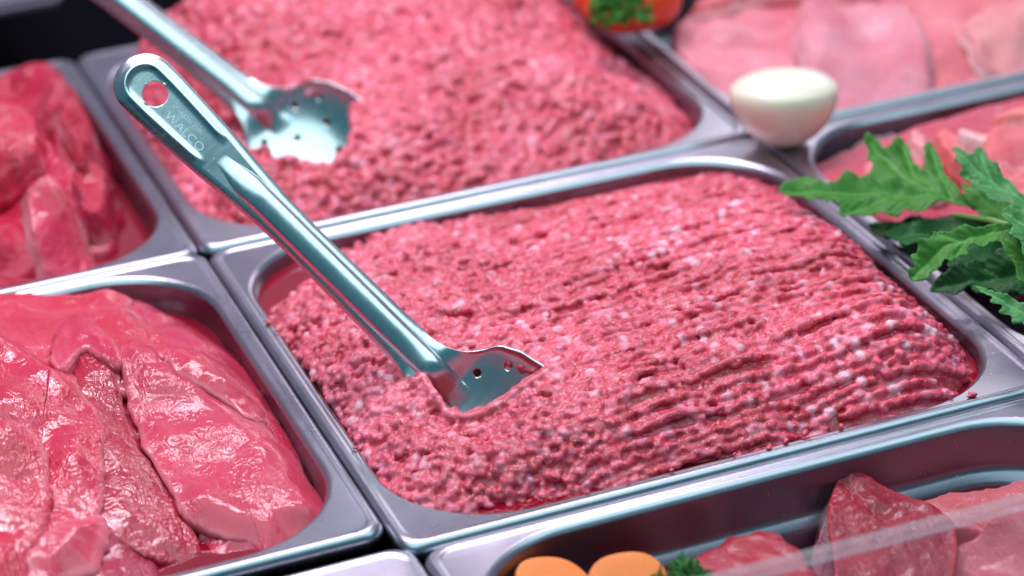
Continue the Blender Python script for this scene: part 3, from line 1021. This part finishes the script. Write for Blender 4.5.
def wedge(top, zt, zb, label, color, seed, lean=(0, 0)):
    """a thick cut block: outline on its upper face, straight cut sides"""
    P = spline(np.array(top), 60)
    c = P.mean(0)
    V, F = [], []
    n = len(P)
    zf = lambda q: zt(q[:, 0], q[:, 1])
    tt = [1.0, 1.0, .985, .95] + list(np.linspace(.9, 0, 16))
    zo = [-.0035, -.0012, -.0002, 0] + [0] * 16
    for k in range(5):
        f = k / 5
        q = c + (P - c) * 1.0 + np.array(lean) * (1 - f)
        z = zb + (zf(P) - .0035 - zb) * f
        q = q + .0022 * np.stack([fbm(q[:, 0] * 120, q[:, 1] * 120, z * 120, seed), fbm(q[:, 0] * 120, q[:, 1] * 120, z * 120, seed + 9)], 1)
        V.append(np.column_stack([q, z]))
    for t, o in zip(tt, zo):
        q = c + (P - c) * t
        z = zf(q) + o + .0022 * fbm(q[:, 0] * 90, q[:, 1] * 90, 0, seed + 4)
        V.append(np.column_stack([q, z]))
    m = len(V)
    for k in range(m - 1):
        for i in range(n):
            j = (i + 1) % n
            F.append((k * n + i, k * n + j, (k + 1) * n + j, (k + 1) * n + i))
    VV = np.concatenate(V)
    fat = np.zeros(len(VV))
    side = np.arange(len(VV)) < 6 * n
    x, y, z = VV.T
    fat[side] = .45 * sstep(-.1, .5, fbm(x * 150, y * 150, z * 90, seed + 7))[side]
    col = np.array(color)[None] * (1 + .25 * fbm(x * 60, y * 60, z * 60, seed + 8)[:, None])
    edge = (np.arange(len(VV)) >= 5 * n) & (np.arange(len(VV)) < 9 * n)
    col[edge] = np.array((.36, .015, .035))
    col[side] = np.array((.30, .06, .12)) * (1 + .4 * fbm(x * 90, y * 90, z * 90, seed + 2)[side, None])
    o = link('meat_piece', mesh_np('meat_piece', VV, F, np.clip(col, .01, .9), {'fat': fat}), M['chunk'])
    tag(o, label, 'meat piece', GF)


a0 = U(845, 470, -.010)
wedge([U(838, 476, -.012)[:2], U(856, 470, -.012)[:2], U(905, 498, -.018)[:2], U(955, 530, -.022)[:2], U(940, 600, -.022)[:2], U(850, 610, -.022)[:2], U(832, 545, -.018)[:2], U(828, 505, -.014)[:2]],
      lambda x, y: -.012 + (y - a0[1]) * .16, -.058, 'wedge of dark red meat with a sharp red corner in the front pan', (.25, .014, .030), 95, (-.012, .004))
sf(W([(850, 575), (900, 540), (960, 520), (1060, 500), (1180, 520), (1150, 680), (900, 700)], -.016), .016, color=(.52, .13, .16), label='broad pink slice in front, seen through the clear screen', seed=96, lump=.002, fatp=.3)

# carrots
tC = NT('carrot')
r1 = tC.noise(55, 4, .6)
r2 = tC.noise(420, 3, .6)
cc = tC.mix(r1, (.84, .16, .015), (.88, .21, .035))
r3 = tC.ramp(tC.noise(900, 2), [(.55, (0, 0, 0)), (.66, (1, 1, 1))])
cc = tC.mix(tC.math('MULTIPLY', r2, .25), cc, (.82, .36, .10))
cc = tC.mix(tC.math('MULTIPLY', r3, .15), cc, (.84, .50, .24))
tC.pbsdf(Base_Color=cc, Roughness=.6, Subsurface_Weight=.2, Subsurface_Radius=(1., .4, .1), Subsurface_Scale=.003, Normal=tC.bump(r2, .22, .0007))
M['carrot'] = tC.m


def carrot(c, ax, rx, ry, th, tilt, label, seed):
    n = 56
    prof = [(0, .0), (.3, .0), (.6, .0), (.93, .0), (.965, -.03), (.985, -.12), (1, -.5), (.985, -.88), (.95, -1.0), (0, -1.0)]
    V, F = [], []
    for t, zz in prof:
        for i in range(n):
            a = 2 * math.pi * i / n
            k = 1 + .035 * math.sin(3 * a + seed) + .02 * math.sin(5 * a + 2 * seed)
            bulge = .0002 * (1 - t * t) if zz > -.5 else 0
            V.append((rx * t * k * math.cos(a), ry * t * k * math.sin(a), zz * th + bulge))
    m = len(prof)
    for k in range(m - 1):
        for i in range(n):
            j = (i + 1) % n
            F.append((k * n + i, k * n + j, (k + 1) * n + j, (k + 1) * n + i))
    me = mesh_np('carrot_slice', V, F)
    o = link('carrot_slice', me, M['carrot'])
    o.location = c
    o.rotation_euler = (tilt[0], tilt[1], ax)
    tag(o, label, 'carrot slice', 'carrot slices in the front pan')


carrot(U(553, 582, -.012), math.radians(-10), .0168, .0138, .0055, (math.radians(24), math.radians(12)), 'left orange carrot slice near the corner of the front pan', 1)
carrot(U(626, 583, -.010), math.radians(4), .0182, .0148, .0055, (math.radians(30), math.radians(-10)), 'right orange carrot slice, beside the green parsley tuft', 2.2)

# ------------------------------------------------------------------ greens
def leaf_mat(name, dark, light, rough=.42):
    t = NT(name)
    a = t.n('ShaderNodeAttribute', attribute_name='vein')
    n = t.noise(90, 4, .6)
    n2 = t.noise(420, 3, .6)
    c = t.mix(n, dark, light)
    c = t.mix(t.math('MULTIPLY', a.outputs['Fac'], .5), c, tuple(min(1, x * 1.7 + .02) for x in light))
    h = t.math('ADD', t.math('MULTIPLY', a.outputs['Fac'], -1.0), t.math('MULTIPLY', n2, .5))
    nrm = t.bump(h, .5, .0008)
    p = t.pbsdf(Base_Color=c, Roughness=rough, Normal=nrm, Specular_IOR_Level=.3)
    tr = t.n('ShaderNodeBsdfTranslucent')
    t.l(c, tr.inputs['Color'])
    mx = t.n('ShaderNodeMixShader')
    mx.inputs[0].default_value = .25
    t.l(p.outputs[0], mx.inputs[1])
    t.l(tr.outputs[0], mx.inputs[2])
    t.l(mx.outputs[0], t.out.inputs['Surface'])
    return t.m


M['leaf'] = leaf_mat('celery_leaf', (.035, .14, .016), (.095, .29, .045), .5)
M['leaf_dark_shade'] = leaf_mat('celery_leaf_dark_shade', (.012, .070, .016), (.035, .15, .035), .5)  # dark green leaf; also used for leaves added to stand for shadowed gaps
M['leaf_pale'] = leaf_mat('celery_leaf_pale', (.045, .17, .045), (.11, .32, .10), .5)
M['stem'] = simple('celery_stem', (.16, .30, .07), .4, 120, .3)

HALF = [(.02, 0), (.06, .10), (.20, .11), (.36, .17), (.33, .22), (.41, .29), (.33, .32), (.22, .33), (.15, .36), (.24, .41), (.38, .49), (.36, .55), (.42, .62),
        (.33, .64), (.22, .62), (.12, .63), (.16, .70), (.25, .77), (.22, .81), (.24, .87), (.14, .87), (.09, .93), (0, 1)]


def leaflet(L, wid, seed, fold=.25, curl=.25, ruf=.05):
    rng = random.Random(seed)
    V, F, vein = [], [], []
    ns = 9
    for side in (1, -1):
        pts = []
        hp = [(a * rng.uniform(.85, 1.15), b + rng.uniform(-.012, .012) if 0 < i < len(HALF) - 1 else b) for i, (a, b) in enumerate(HALF)]
        for i in range(len(hp) - 1):
            q0, q1, q2, q3 = (hp[max(0, min(len(hp) - 1, i + o_))] for o_ in (-1, 0, 1, 2))
            for k in range(4):
                f = k / 4
                cr = [.5 * (2 * b_ + (c_ - a_) * f + (2 * a_ - 5 * b_ + 4 * c_ - d_) * f * f + (3 * b_ - a_ - 3 * c_ + d_) * f ** 3) for a_, b_, c_, d_ in zip(q0, q1, q2, q3)]
                pts.append((max(0, cr[0]), cr[1], i + f))
        pts.append((hp[-1][0], hp[-1][1], len(hp) - 1))
        o = len(V)
        for (a, b, id_) in pts:
            for k in range(ns + 1):
                s = k / ns
                my = max(0, b - .16 * (a / .35))
                x = a * wid / .45 * s
                y = my + (b - my) * s ** 1.1
                z = fold * x - curl * (y - .1) ** 2 * .6 + ruf * math.sin(id_ * 1.35 + seed) * s * s * min(1, a / .2) + .03 * math.sin(7 * y + seed)
                V.append((side * x * L, y * L, z * L))
                rib = math.exp(-(x / .012) ** 2)
                lob = .65 * math.exp(-((((id_ * .42) % 1) - .5) / .13) ** 2) * (1 - .4 * s)
                vein.append(min(1, rib + lob))
        for i in range(len(pts) - 1):
            for k in range(ns):
                q = (o + i * (ns + 1) + k, o + i * (ns + 1) + k + 1, o + (i + 1) * (ns + 1) + k + 1, o + (i + 1) * (ns + 1) + k)
                F.append(q if side == 1 else q[::-1])
    return np.array(V), F, vein


def tube(pts, rad, n=10):
    pts = [Vector(p) for p in pts]
    V, F = [], []
    for i, p in enumerate(pts):
        d = (pts[min(i + 1, len(pts) - 1)] - pts[max(i - 1, 0)]).normalized()
        a = d.orthogonal().normalized()
        b = d.cross(a)
        for k in range(n):
            t = 2 * math.pi * k / n
            q = p + (a * math.cos(t) + b * math.sin(t)) * rad[i]
            V.append(q[:])
        if i:
            for k in range(n):
                j = (k + 1) % n
                F.append(((i - 1) * n + k, (i - 1) * n + j, i * n + j, i * n + k))
    F.append(tuple(range(n))[::-1])
    F.append(tuple(len(V) - n + k for k in range(n)))
    return V, F


cel = empty('celery_sprig', U(1010, 250, .01))
tag(cel, 'bright green celery sprig with toothed leaves across the right pans', 'celery sprig')

LEAVES = [
    # outline (picture), veins (picture), plane point height, normal, material, arch, vein attr
    ([(779, 188), (794, 180), (808, 176), (820, 182), (836, 184), (845, 176), (858, 180), (868, 176), (872, 166), (866, 158), (869, 150), (864, 143), (866, 136), (877, 141), (882, 148),
      (890, 150), (893, 141), (902, 139), (908, 146), (911, 156), (916, 166), (922, 172), (924, 160), (922, 150), (929, 143), (936, 152), (940, 163), (944, 176), (952, 188), (962, 198), (980, 206), (998, 216),
      (985, 220), (962, 214), (944, 206), (934, 210), (920, 217), (905, 214), (896, 220), (880, 217), (866, 220), (852, 214), (840, 215), (838, 206), (822, 203), (808, 205), (800, 199), (786, 198)],
     [[(990, 216), (940, 200), (880, 193), (786, 190)], [(940, 200), (905, 180), (870, 142)], [(945, 202), (915, 175), (902, 144)], [(952, 204), (938, 175), (930, 148)], [(900, 195), (870, 205), (845, 212)]],
     .026, (-.05, -.32, .95), 'leaf', .006),
    ([(951, 148), (958, 149), (964, 154), (972, 158), (975, 150), (981, 149), (986, 157), (990, 164), (998, 168), (1002, 176), (1012, 184), (1018, 194), (1032, 204), (1050, 214), (1056, 226), (1036, 222),
      (1016, 212), (1002, 206), (990, 204), (984, 196), (972, 190), (970, 182), (960, 176), (961, 168), (954, 162), (956, 156)],
     [[(1056, 222), (1010, 196), (980, 174), (952, 149)], [(995, 186), (985, 168), (978, 152)], [(1000, 190), (980, 185), (964, 176)], [(1015, 198), (1005, 184), (1000, 172)]],
     .046, (-.25, -.45, .86), 'leaf_pale', .005),
    ([(912, 282), (908, 272), (914, 268), (910, 258), (917, 254), (918, 244), (930, 240), (936, 231), (950, 232), (962, 227), (978, 229), (996, 225), (1020, 226), (1044, 224), (1034, 236), (1016, 240), (1004, 246),
      (992, 245), (982, 250), (972, 246), (966, 252), (969, 258), (958, 258), (952, 264), (944, 262), (940, 270), (932, 274), (926, 282)],
     [[(1040, 228), (990, 234), (945, 246), (914, 278)], [(970, 238), (960, 250), (956, 256)], [(960, 241), (945, 236), (938, 234)]],
     .034, (-.30, -.55, .78), 'leaf', .006),
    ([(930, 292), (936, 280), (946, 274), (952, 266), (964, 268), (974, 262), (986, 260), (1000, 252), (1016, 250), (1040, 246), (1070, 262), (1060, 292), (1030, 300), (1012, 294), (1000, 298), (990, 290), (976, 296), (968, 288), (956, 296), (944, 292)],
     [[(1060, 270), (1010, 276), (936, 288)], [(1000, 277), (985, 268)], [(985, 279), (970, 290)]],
     .016, (-.2, -.5, .84), 'leaf_dark_shade', .006),
    ([(974, 288), (984, 289), (996, 294), (1008, 297), (1022, 305), (1040, 312), (1060, 330), (1056, 346), (1040, 338), (1030, 336), (1022, 326), (1012, 326), (1010, 318), (998, 316), (1002, 308), (990, 304), (992, 298), (982, 294)],
     [[(1058, 338), (1020, 312), (978, 289)], [(1020, 312), (1010, 312)], [(1035, 322), (1025, 322)]],
     .034, (-.2, -.5, .84), 'leaf_pale', .003),
    ([(1002, 212), (1010, 209), (1018, 214), (1028, 210), (1044, 220), (1070, 226), (1084, 250), (1078, 276), (1060, 270), (1044, 276), (1036, 264), (1022, 258), (1020, 246), (1008, 240), (1012, 228), (1004, 222)],
     [[(1080, 262), (1044, 240), (1006, 214)], [(1044, 240), (1030, 256)], [(1050, 244), (1050, 226)]],
     .054, (-.1, -.4, .9), 'leaf_pale', .005),
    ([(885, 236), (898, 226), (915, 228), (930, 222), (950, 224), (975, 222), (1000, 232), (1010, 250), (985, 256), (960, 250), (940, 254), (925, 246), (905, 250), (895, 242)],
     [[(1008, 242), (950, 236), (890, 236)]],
     .012, (0, -.3, .95), 'leaf_dark_shade', .005),  # dark leaf in the gap below the broad one, its colour standing for shadow
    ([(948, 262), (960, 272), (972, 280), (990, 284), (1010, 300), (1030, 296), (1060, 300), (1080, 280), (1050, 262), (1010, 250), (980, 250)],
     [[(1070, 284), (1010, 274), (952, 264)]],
     .010, (0, -.35, .93), 'leaf_dark_shade', .005),
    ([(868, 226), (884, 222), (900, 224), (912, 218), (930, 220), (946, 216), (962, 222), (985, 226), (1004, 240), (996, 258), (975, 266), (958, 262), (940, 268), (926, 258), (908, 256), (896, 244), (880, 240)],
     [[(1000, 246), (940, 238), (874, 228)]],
     .002, (0, -.3, .95), 'leaf_dark_shade', .005),  # added filler leaf, dark in place of the shadow under the broad leaf
    ([(962, 184), (972, 192), (986, 198), (1002, 206), (1020, 212), (1046, 226), (1040, 242), (1018, 240), (1000, 232), (984, 226), (974, 214), (964, 204)],
     [[(1042, 234), (1000, 216), (966, 190)]],
     .024, (.05, -.35, .93), 'leaf', .005),
    ([(1000, 236), (1012, 232), (1024, 238), (1040, 240), (1064, 262), (1070, 292), (1050, 300), (1034, 290), (1018, 284), (1014, 268), (1004, 256)],
     [[(1064, 290), (1030, 262), (1004, 240)]],
     .042, (-.2, -.5, .84), 'leaf', .005),
]


def traced_leaf(root, outline, veins, z0, nrm, mat, arch, seed):
    P0 = Vector(U(outline[0][0] * .5 + veins[0][0][0] * .5, outline[0][1] * .5 + veins[0][0][1] * .5, z0))
    n = Vector(nrm).normalized()
    ex = (Vector((1, 0, 0)) - n * n.x).normalized()
    ey = n.cross(ex)

    def onto(q):
        d = Vector((CF + CR * (q[0] - 512) / FPX + CU * (288 - q[1]) / FPX).tolist())
        t = (P0 - Vector(CAM.tolist())).dot(n) / d.dot(n)
        w = Vector(CAM.tolist()) + d * t - P0
        return (w.dot(ex), w.dot(ey))
    O = spline(np.array([onto(q) for q in outline]), len(outline) * 7)
    # fine teeth on the margin
    k = np.arange(len(O))
    nn = np.stack([np.roll(O[:, 1], -1) - np.roll(O[:, 1], 1), -(np.roll(O[:, 0], -1) - np.roll(O[:, 0], 1))], 1)
    nn /= np.linalg.norm(nn, axis=1, keepdims=True) + 1e-9
    O = O + nn * (.00035 * vn(k * .9, 0 * k, 0, seed))[:, None]
    VS = [np.array([onto(q) for q in v]) for v in veins]
    lo, hi = O.min(0), O.max(0)
    gx, gy = np.meshgrid(np.arange(lo[0], hi[0], .0011), np.arange(lo[1], hi[1], .0011))
    gx, gy = gx.ravel(), gy.ravel()
    gx = gx + .0003 * vn(gx * 3000, gy * 3000, 0, 3)
    ok = in_poly(gx, gy, O) & (poly_dist(gx, gy, O) > .0005)
    pts = [Vector(q) for q in O.tolist()] + [Vector(q) for q in zip(gx[ok].tolist(), gy[ok].tolist())]
    from mathutils.geometry import delaunay_2d_cdt
    vv, ee, ff, *_ = delaunay_2d_cdt(pts, [], [list(range(len(O)))], 1, 1e-7)
    Q = np.array([v[:] for v in vv])

    def seg(A, Q):
        d = np.full(len(Q), 9.)
        for a, b in zip(A[:-1], A[1:]):
            ab = b - a
            t = np.clip(((Q - a) @ ab) / (ab @ ab + 1e-12), 0, 1)
            d = np.minimum(d, np.linalg.norm(Q - a - t[:, None] * ab, axis=1))
        return d
    dall = np.min([seg(v, Q) for v in VS], axis=0)
    dm = seg(VS[0], Q)
    # side veins run obliquely off the main ones
    a, b = VS[0][0], VS[0][-1]
    u = (Q - a) @ (b - a) / np.linalg.norm(b - a)
    side = np.abs(((u - dm * .9) / .0042 + .25 * vn(Q[:, 0] * 200, Q[:, 1] * 200, 0, seed)) % 1 - .5)
    vein = np.clip(np.exp(-(dall / .00065) ** 2) + .45 * np.exp(-(side / .09) ** 2), 0, 1)
    h = arch * np.tanh(dall / .010) - arch * .8 * (dall / .022) ** 2
    h = h + .0024 * fbm(Q[:, 0] * 85, Q[:, 1] * 85, seed * 1.3, seed, 2) + .0005 * np.cos(side * 6.28) * np.tanh(dm / .004)
    L = np.linalg.norm(Q - a, axis=1)
    h = h - .0012 * (L / .06) ** 2 + .001
    Wv = np.array(P0[:]) + Q[:, :1] * np.array(ex[:]) + Q[:, 1:] * np.array(ey[:]) + h[:, None] * np.array(n[:])
    me = mesh_np('leaf', Wv, [tuple(f) for f in ff], None, {'vein': vein})
    o = link('leaf', me, M[mat])
    sl = o.modifiers.new('thick', 'SOLIDIFY')
    sl.thickness = .0003
    keep_world(o, root)


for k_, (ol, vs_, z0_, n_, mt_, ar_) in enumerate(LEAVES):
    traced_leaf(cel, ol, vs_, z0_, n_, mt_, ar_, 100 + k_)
V, F = tube([U(955, 215, .026), U(990, 220, .032), U(1030, 232, .036), U(1100, 255, .03)], [.0013, .0016, .0019, .0024])
keep_world(link('stem', mesh_np('stem', V, F), M['stem']), cel)
V, F = tube([U(1020, 240, .030), U(1060, 290, .026), U(1100, 330, .02)], [.0012, .0015, .0018])
keep_world(link('stem', mesh_np('stem', V, F), M['stem']), cel)


def tuft(c, r, n, seed, label, size=.009, mat=None, flat=.6):
    """a curled parsley tuft: many small frilled leaf pieces on short stalks"""
    rng = random.Random(seed)
    V, F, A = [], [], []
    for k in range(n):
        th = rng.uniform(0, 2 * math.pi)
        ph = math.acos(rng.uniform(-.1, 1))
        d = Vector((math.sin(ph) * math.cos(th), math.sin(ph) * math.sin(th), math.cos(ph)))
        p = Vector(c) + Vector((d.x * r, d.y * r, d.z * r * flat)) * rng.uniform(.55, 1)
        v, f, a = leaflet(size * rng.uniform(.7, 1.2), .55, rng.random() * 50, .6, .8, .12)
        y = (d + Vector((rng.gauss(0, .5), rng.gauss(0, .5), rng.gauss(0, .5)))).normalized()
        x = y.orthogonal().normalized()
        x = Matrix.Rotation(rng.uniform(0, 6.28), 3, y) @ x
        z = x.cross(y)
        w = v @ np.array([x[:], y[:], z[:]]) + np.array(p[:])
        o = sum(len(q) for q in V)
        V.append(w)
        F += [tuple(i + o for i in q) for q in f]
        A += a
    me = mesh_np('parsley_tuft', np.concatenate(V), F, None, {'vein': A})
    o = link('parsley_tuft', me, mat or M['leaf'])
    tag(o, label, 'parsley')
    return o


tuft(U(684, 588, -.012), .011, 70, 4, 'small curly parsley tuft right of the carrot slices', .007, M['leaf_pale'])
tuft(U(620, 10, .040), .014, 60, 9, 'green parsley tuft lying against the red tomato at the top', .011)

# ------------------------------------------------------------------ onion, tomato
tO = NT('onion')
oc = tO.coords()
sep = tO.n('ShaderNodeSeparateXYZ')
tO.l(oc, sep.inputs[0])
ln = tO.n('ShaderNodeVectorMath', operation='LENGTH')
tO.l(oc, ln.inputs[0])
rings = tO.math('SINE', tO.math('MULTIPLY', ln.outputs['Value'], 1300))
n1 = tO.noise(80, 3)
c = tO.mix(n1, (.78, .68, .53), (.82, .74, .62))
c = tO.mix(tO.math('MULTIPLY', tO.math('MULTIPLY_ADD', rings, .5), .12), c, (.62, .70, .45))
tO.pbsdf(Base_Color=c, Roughness=.3, Subsurface_Weight=.5, Subsurface_Radius=(1., .9, .7), Subsurface_Scale=.006, Normal=tO.bump(rings, .12, .0006), Coat_Weight=.3)
M['onion'] = tO.m


def onion():
    n = 64
    R, D = .0308, .0335
    prof = [(0, .0090), (.2, .0088), (.4, .0081), (.6, .0068), (.76, .0051), (.88, .0031), (.95, .0012), (.985, -.0010)]
    prof = [(t * R, z) for t, z in prof]
    for k in range(1, 22):
        a = math.pi / 2 * k / 21
        prof.append((R * math.cos(a) ** .95, -(D - .003) * math.sin(a) ** 1.25 - .0036))
    V, F = [], []
    for (r, z) in prof:
        for i in range(n):
            a = 2 * math.pi * i / n
            rr = r * (1 + .015 * math.sin(2 * a + 1) + .008 * math.sin(5 * a))
            V.append((rr * math.cos(a), rr * math.sin(a), z))
    for k in range(len(prof) - 1):
        for i in range(n):
            j = (i + 1) % n
            F.append((k * n + i, k * n + j, (k + 1) * n + j, (k + 1) * n + i))
    me = mesh_np('onion_half', V, F)
    o = link('onion_half', me, M['onion'])
    o.location = Vector(U(784, 87, .0330))
    o.rotation_euler = (math.radians(-8), math.radians(3), 0)
    tag(o, 'white peeled onion half resting cut side up where four pans meet', 'onion half')


onion()

tT = NT('tomato')
n1 = tT.noise(40, 3)
c = tT.mix(n1, (.72, .014, .005), (.80, .09, .012))
tT.pbsdf(Base_Color=c, Roughness=.22, Subsurface_Weight=.25, Subsurface_Radius=(1., .2, .1), Subsurface_Scale=.004, Coat_Weight=.4)
M['tomato'] = tT.m


def tomato():
    n = 60
    V, F = [], []
    prof = []
    for k in range(0, 25):
        a = math.pi * k / 24
        prof.append((.034 * math.sin(a) ** .9 if 0 < k < 24 else 0.0002, -.022 * math.cos(a)))
    for (r, z) in prof:
        for i in range(n):
            a = 2 * math.pi * i / n
            rr = r * (1 + .035 * math.cos(5 * a))
            V.append((rr * math.cos(a), rr * math.sin(a), z))
    for k in range(len(prof) - 1):
        for i in range(n):
            j = (i + 1) % n
            F.append((k * n + i, k * n + j, (k + 1) * n + j, (k + 1) * n + i))
    o = link('tomato', mesh_np('tomato', V, F), M['tomato'])
    o.location = Vector(U(628, -8, .030))
    o.rotation_euler = (math.radians(8), 0, .3)
    tag(o, 'glossy red tomato at the top edge between mince and pork', 'tomato')


tomato()

# ------------------------------------------------------------------ counter, deck, clear screen
def box_mesh(name, x0, x1, y0, y1, z0, z1, bev=.002):
    bm = bmesh.new()
    bmesh.ops.create_cube(bm, size=1)
    for v in bm.verts:
        v.co = ((x0 + x1) / 2 + v.co.x * (x1 - x0), (y0 + y1) / 2 + v.co.y * (y1 - y0), (z0 + z1) / 2 + v.co.z * (z1 - z0))
    bmesh.ops.bevel(bm, geom=bm.edges[:], offset=bev, segments=2, affect='EDGES')
    me = bpy.data.meshes.new(name)
    bm.to_mesh(me)
    bm.free()
    return me


tag(link('counter_base', box_mesh('counter_base', -1.2, 1.6, -.9, 2.0, -.12, -.085), M['dark'], smooth=False), 'black inside of the display counter under and behind the pans', kind='structure')
tag(link('back_ledge', box_mesh('back_ledge', -.9, .02, .738, .95, -.014, -.004, .004), M['deck'], smooth=False), 'grey blurred ledge behind the dark gap at the upper left', kind='structure')

tG = NT('clear_plastic')
gl = tG.n('ShaderNodeBsdfGlossy')
gl.inputs['Roughness'].default_value = .08
trn = tG.n('ShaderNodeBsdfTransparent')
trn.inputs['Color'].default_value = (.97, .96, .98, 1)
df = tG.n('ShaderNodeBsdfDiffuse')
df.inputs['Color'].default_value = (.8, .78, .82, 1)
fr = tG.n('ShaderNodeFresnel')
fr.inputs['IOR'].default_value = 1.3
m1_ = tG.n('ShaderNodeMixShader')
m1_.inputs[0].default_value = .05
tG.l(trn.outputs[0], m1_.inputs[1])
tG.l(df.outputs[0], m1_.inputs[2])
m2_ = tG.n('ShaderNodeMixShader')
tG.l(fr.outputs[0], m2_.inputs[0])
tG.l(m1_.outputs[0], m2_.inputs[1])
tG.l(gl.outputs[0], m2_.inputs[2])
tG.l(m2_.outputs[0], tG.out.inputs['Surface'])
M['clear'] = tG.m
tE = NT('frosted_edge')
trn = tE.n('ShaderNodeBsdfTransparent')
df = tE.n('ShaderNodeBsdfTranslucent')
df.inputs['Color'].default_value = (.75, .72, .76, 1)
d2 = tE.n('ShaderNodeBsdfDiffuse')
d2.inputs['Color'].default_value = (.62, .58, .62, 1)
ma = tE.n('ShaderNodeMixShader')
ma.inputs[0].default_value = .5
tE.l(df.outputs[0], ma.inputs[1])
tE.l(d2.outputs[0], ma.inputs[2])
mx = tE.n('ShaderNodeMixShader')
mx.inputs[0].default_value = .28
tE.l(trn.outputs[0], mx.inputs[1])
tE.l(ma.outputs[0], mx.inputs[2])
tE.l(mx.outputs[0], tE.out.inputs['Surface'])
M['clear_edge'] = tE.m

ga, gb = U(742, 574, .0215), U(1024, 501, .0215)
gd = Vector((gb - ga)[:]).normalized()
scr = empty('clear_screen', Vector(ga) + Vector((0, 0, -.08)))
tag(scr, 'clear upright screen with a frosted top edge crossing the lower right corner', 'clear screen')


def slab(name, a, b, th, z0, z1, mat):
    a, b = Vector(a), Vector(b)
    d = (b - a).normalized()
    p = Vector((-d.y, d.x, 0)) * th
    V = []
    for z in (z0, z1):
        for q in (a, b, b + p, a + p):
            V.append((q.x, q.y, z))
    F = [(0, 3, 2, 1), (4, 5, 6, 7), (0, 1, 5, 4), (1, 2, 6, 5), (2, 3, 7, 6), (3, 0, 4, 7)]
    o = link(name, mesh_np(name, V, F), mat, smooth=False)
    keep_world(o, scr)


aa = Vector(ga) - gd * .25
bb = Vector(gb) + gd * .15
slab('pane', aa, bb, .004, -.04, .0165, M['clear'])
slab('top_edge', aa, bb, .0055, .0168, .0215, M['clear_edge'])

# ------------------------------------------------------------------ light
w = bpy.data.worlds.new('World')
SC.world = w
w.use_nodes = True
nt = w.node_tree
nt.nodes.clear()
wo = nt.nodes.new('ShaderNodeOutputWorld')
bg = nt.nodes.new('ShaderNodeBackground')
tc = nt.nodes.new('ShaderNodeTexCoord')
dot = nt.nodes.new('ShaderNodeVectorMath')
dot.operation = 'DOT_PRODUCT'
dot.inputs[1].default_value = (.35, .93, 0)
nt.links.new(tc.outputs['Generated'], dot.inputs[0])
mr = nt.nodes.new('ShaderNodeMapRange')
mr.inputs['From Min'].default_value = -.6
mr.inputs['From Max'].default_value = .75
nt.links.new(dot.outputs['Value'], mr.inputs['Value'])
rp = nt.nodes.new('ShaderNodeValToRGB')
el = rp.color_ramp.elements
el[0].position = 0
el[0].color = (.045, .19, .24, 1)
el[1].position = 1
el[1].color = (.35, .33, .45, 1)
e = el.new(.5)
e.color = (.12, .17, .24, 1)
nt.links.new(mr.outputs['Result'], rp.inputs['Fac'])
nt.links.new(rp.outputs['Color'], bg.inputs['Color'])
bg.inputs['Strength'].default_value = 1.0
nt.links.new(bg.outputs[0], wo.inputs['Surface'])


def area(name, loc, target, sx, sy, power, col):
    ld = bpy.data.lights.new(name, 'AREA')
    ld.shape = 'RECTANGLE'
    ld.size, ld.size_y = sx, sy
    ld.energy = power
    ld.color = col
    o = bpy.data.objects.new(name, ld)
    COL.objects.link(o)
    o.location = loc
    d = Vector(target) - Vector(loc)
    o.rotation_euler = d.to_track_quat('-Z', 'Y').to_euler()
    return o


area('case_tube_lamp', (.1, -.15, 1.05), (.12, .15, 0), 2.0, 1.0, 15, (.66, .98, 1.0))
area('ceiling_lamp', (.10, .76, 1.38), (.10, .2, 0), 1.2, .30, 28, (1.0, .86, .98))

area('rim_fill_lamp', (1.15, 1.45, .62), (.42, .33, 0), .8, .30, 3.2, (.98, .94, 1.0))  # added low at back right to brighten the right-hand rims

make_camera()
SC.view_settings.view_transform = 'Standard'
SC.view_settings.look = 'None'
SC.view_settings.exposure = -.15
SC.view_settings.gamma = 1
SC.cycles.max_bounces = 8
SC.cycles.transparent_max_bounces = 8
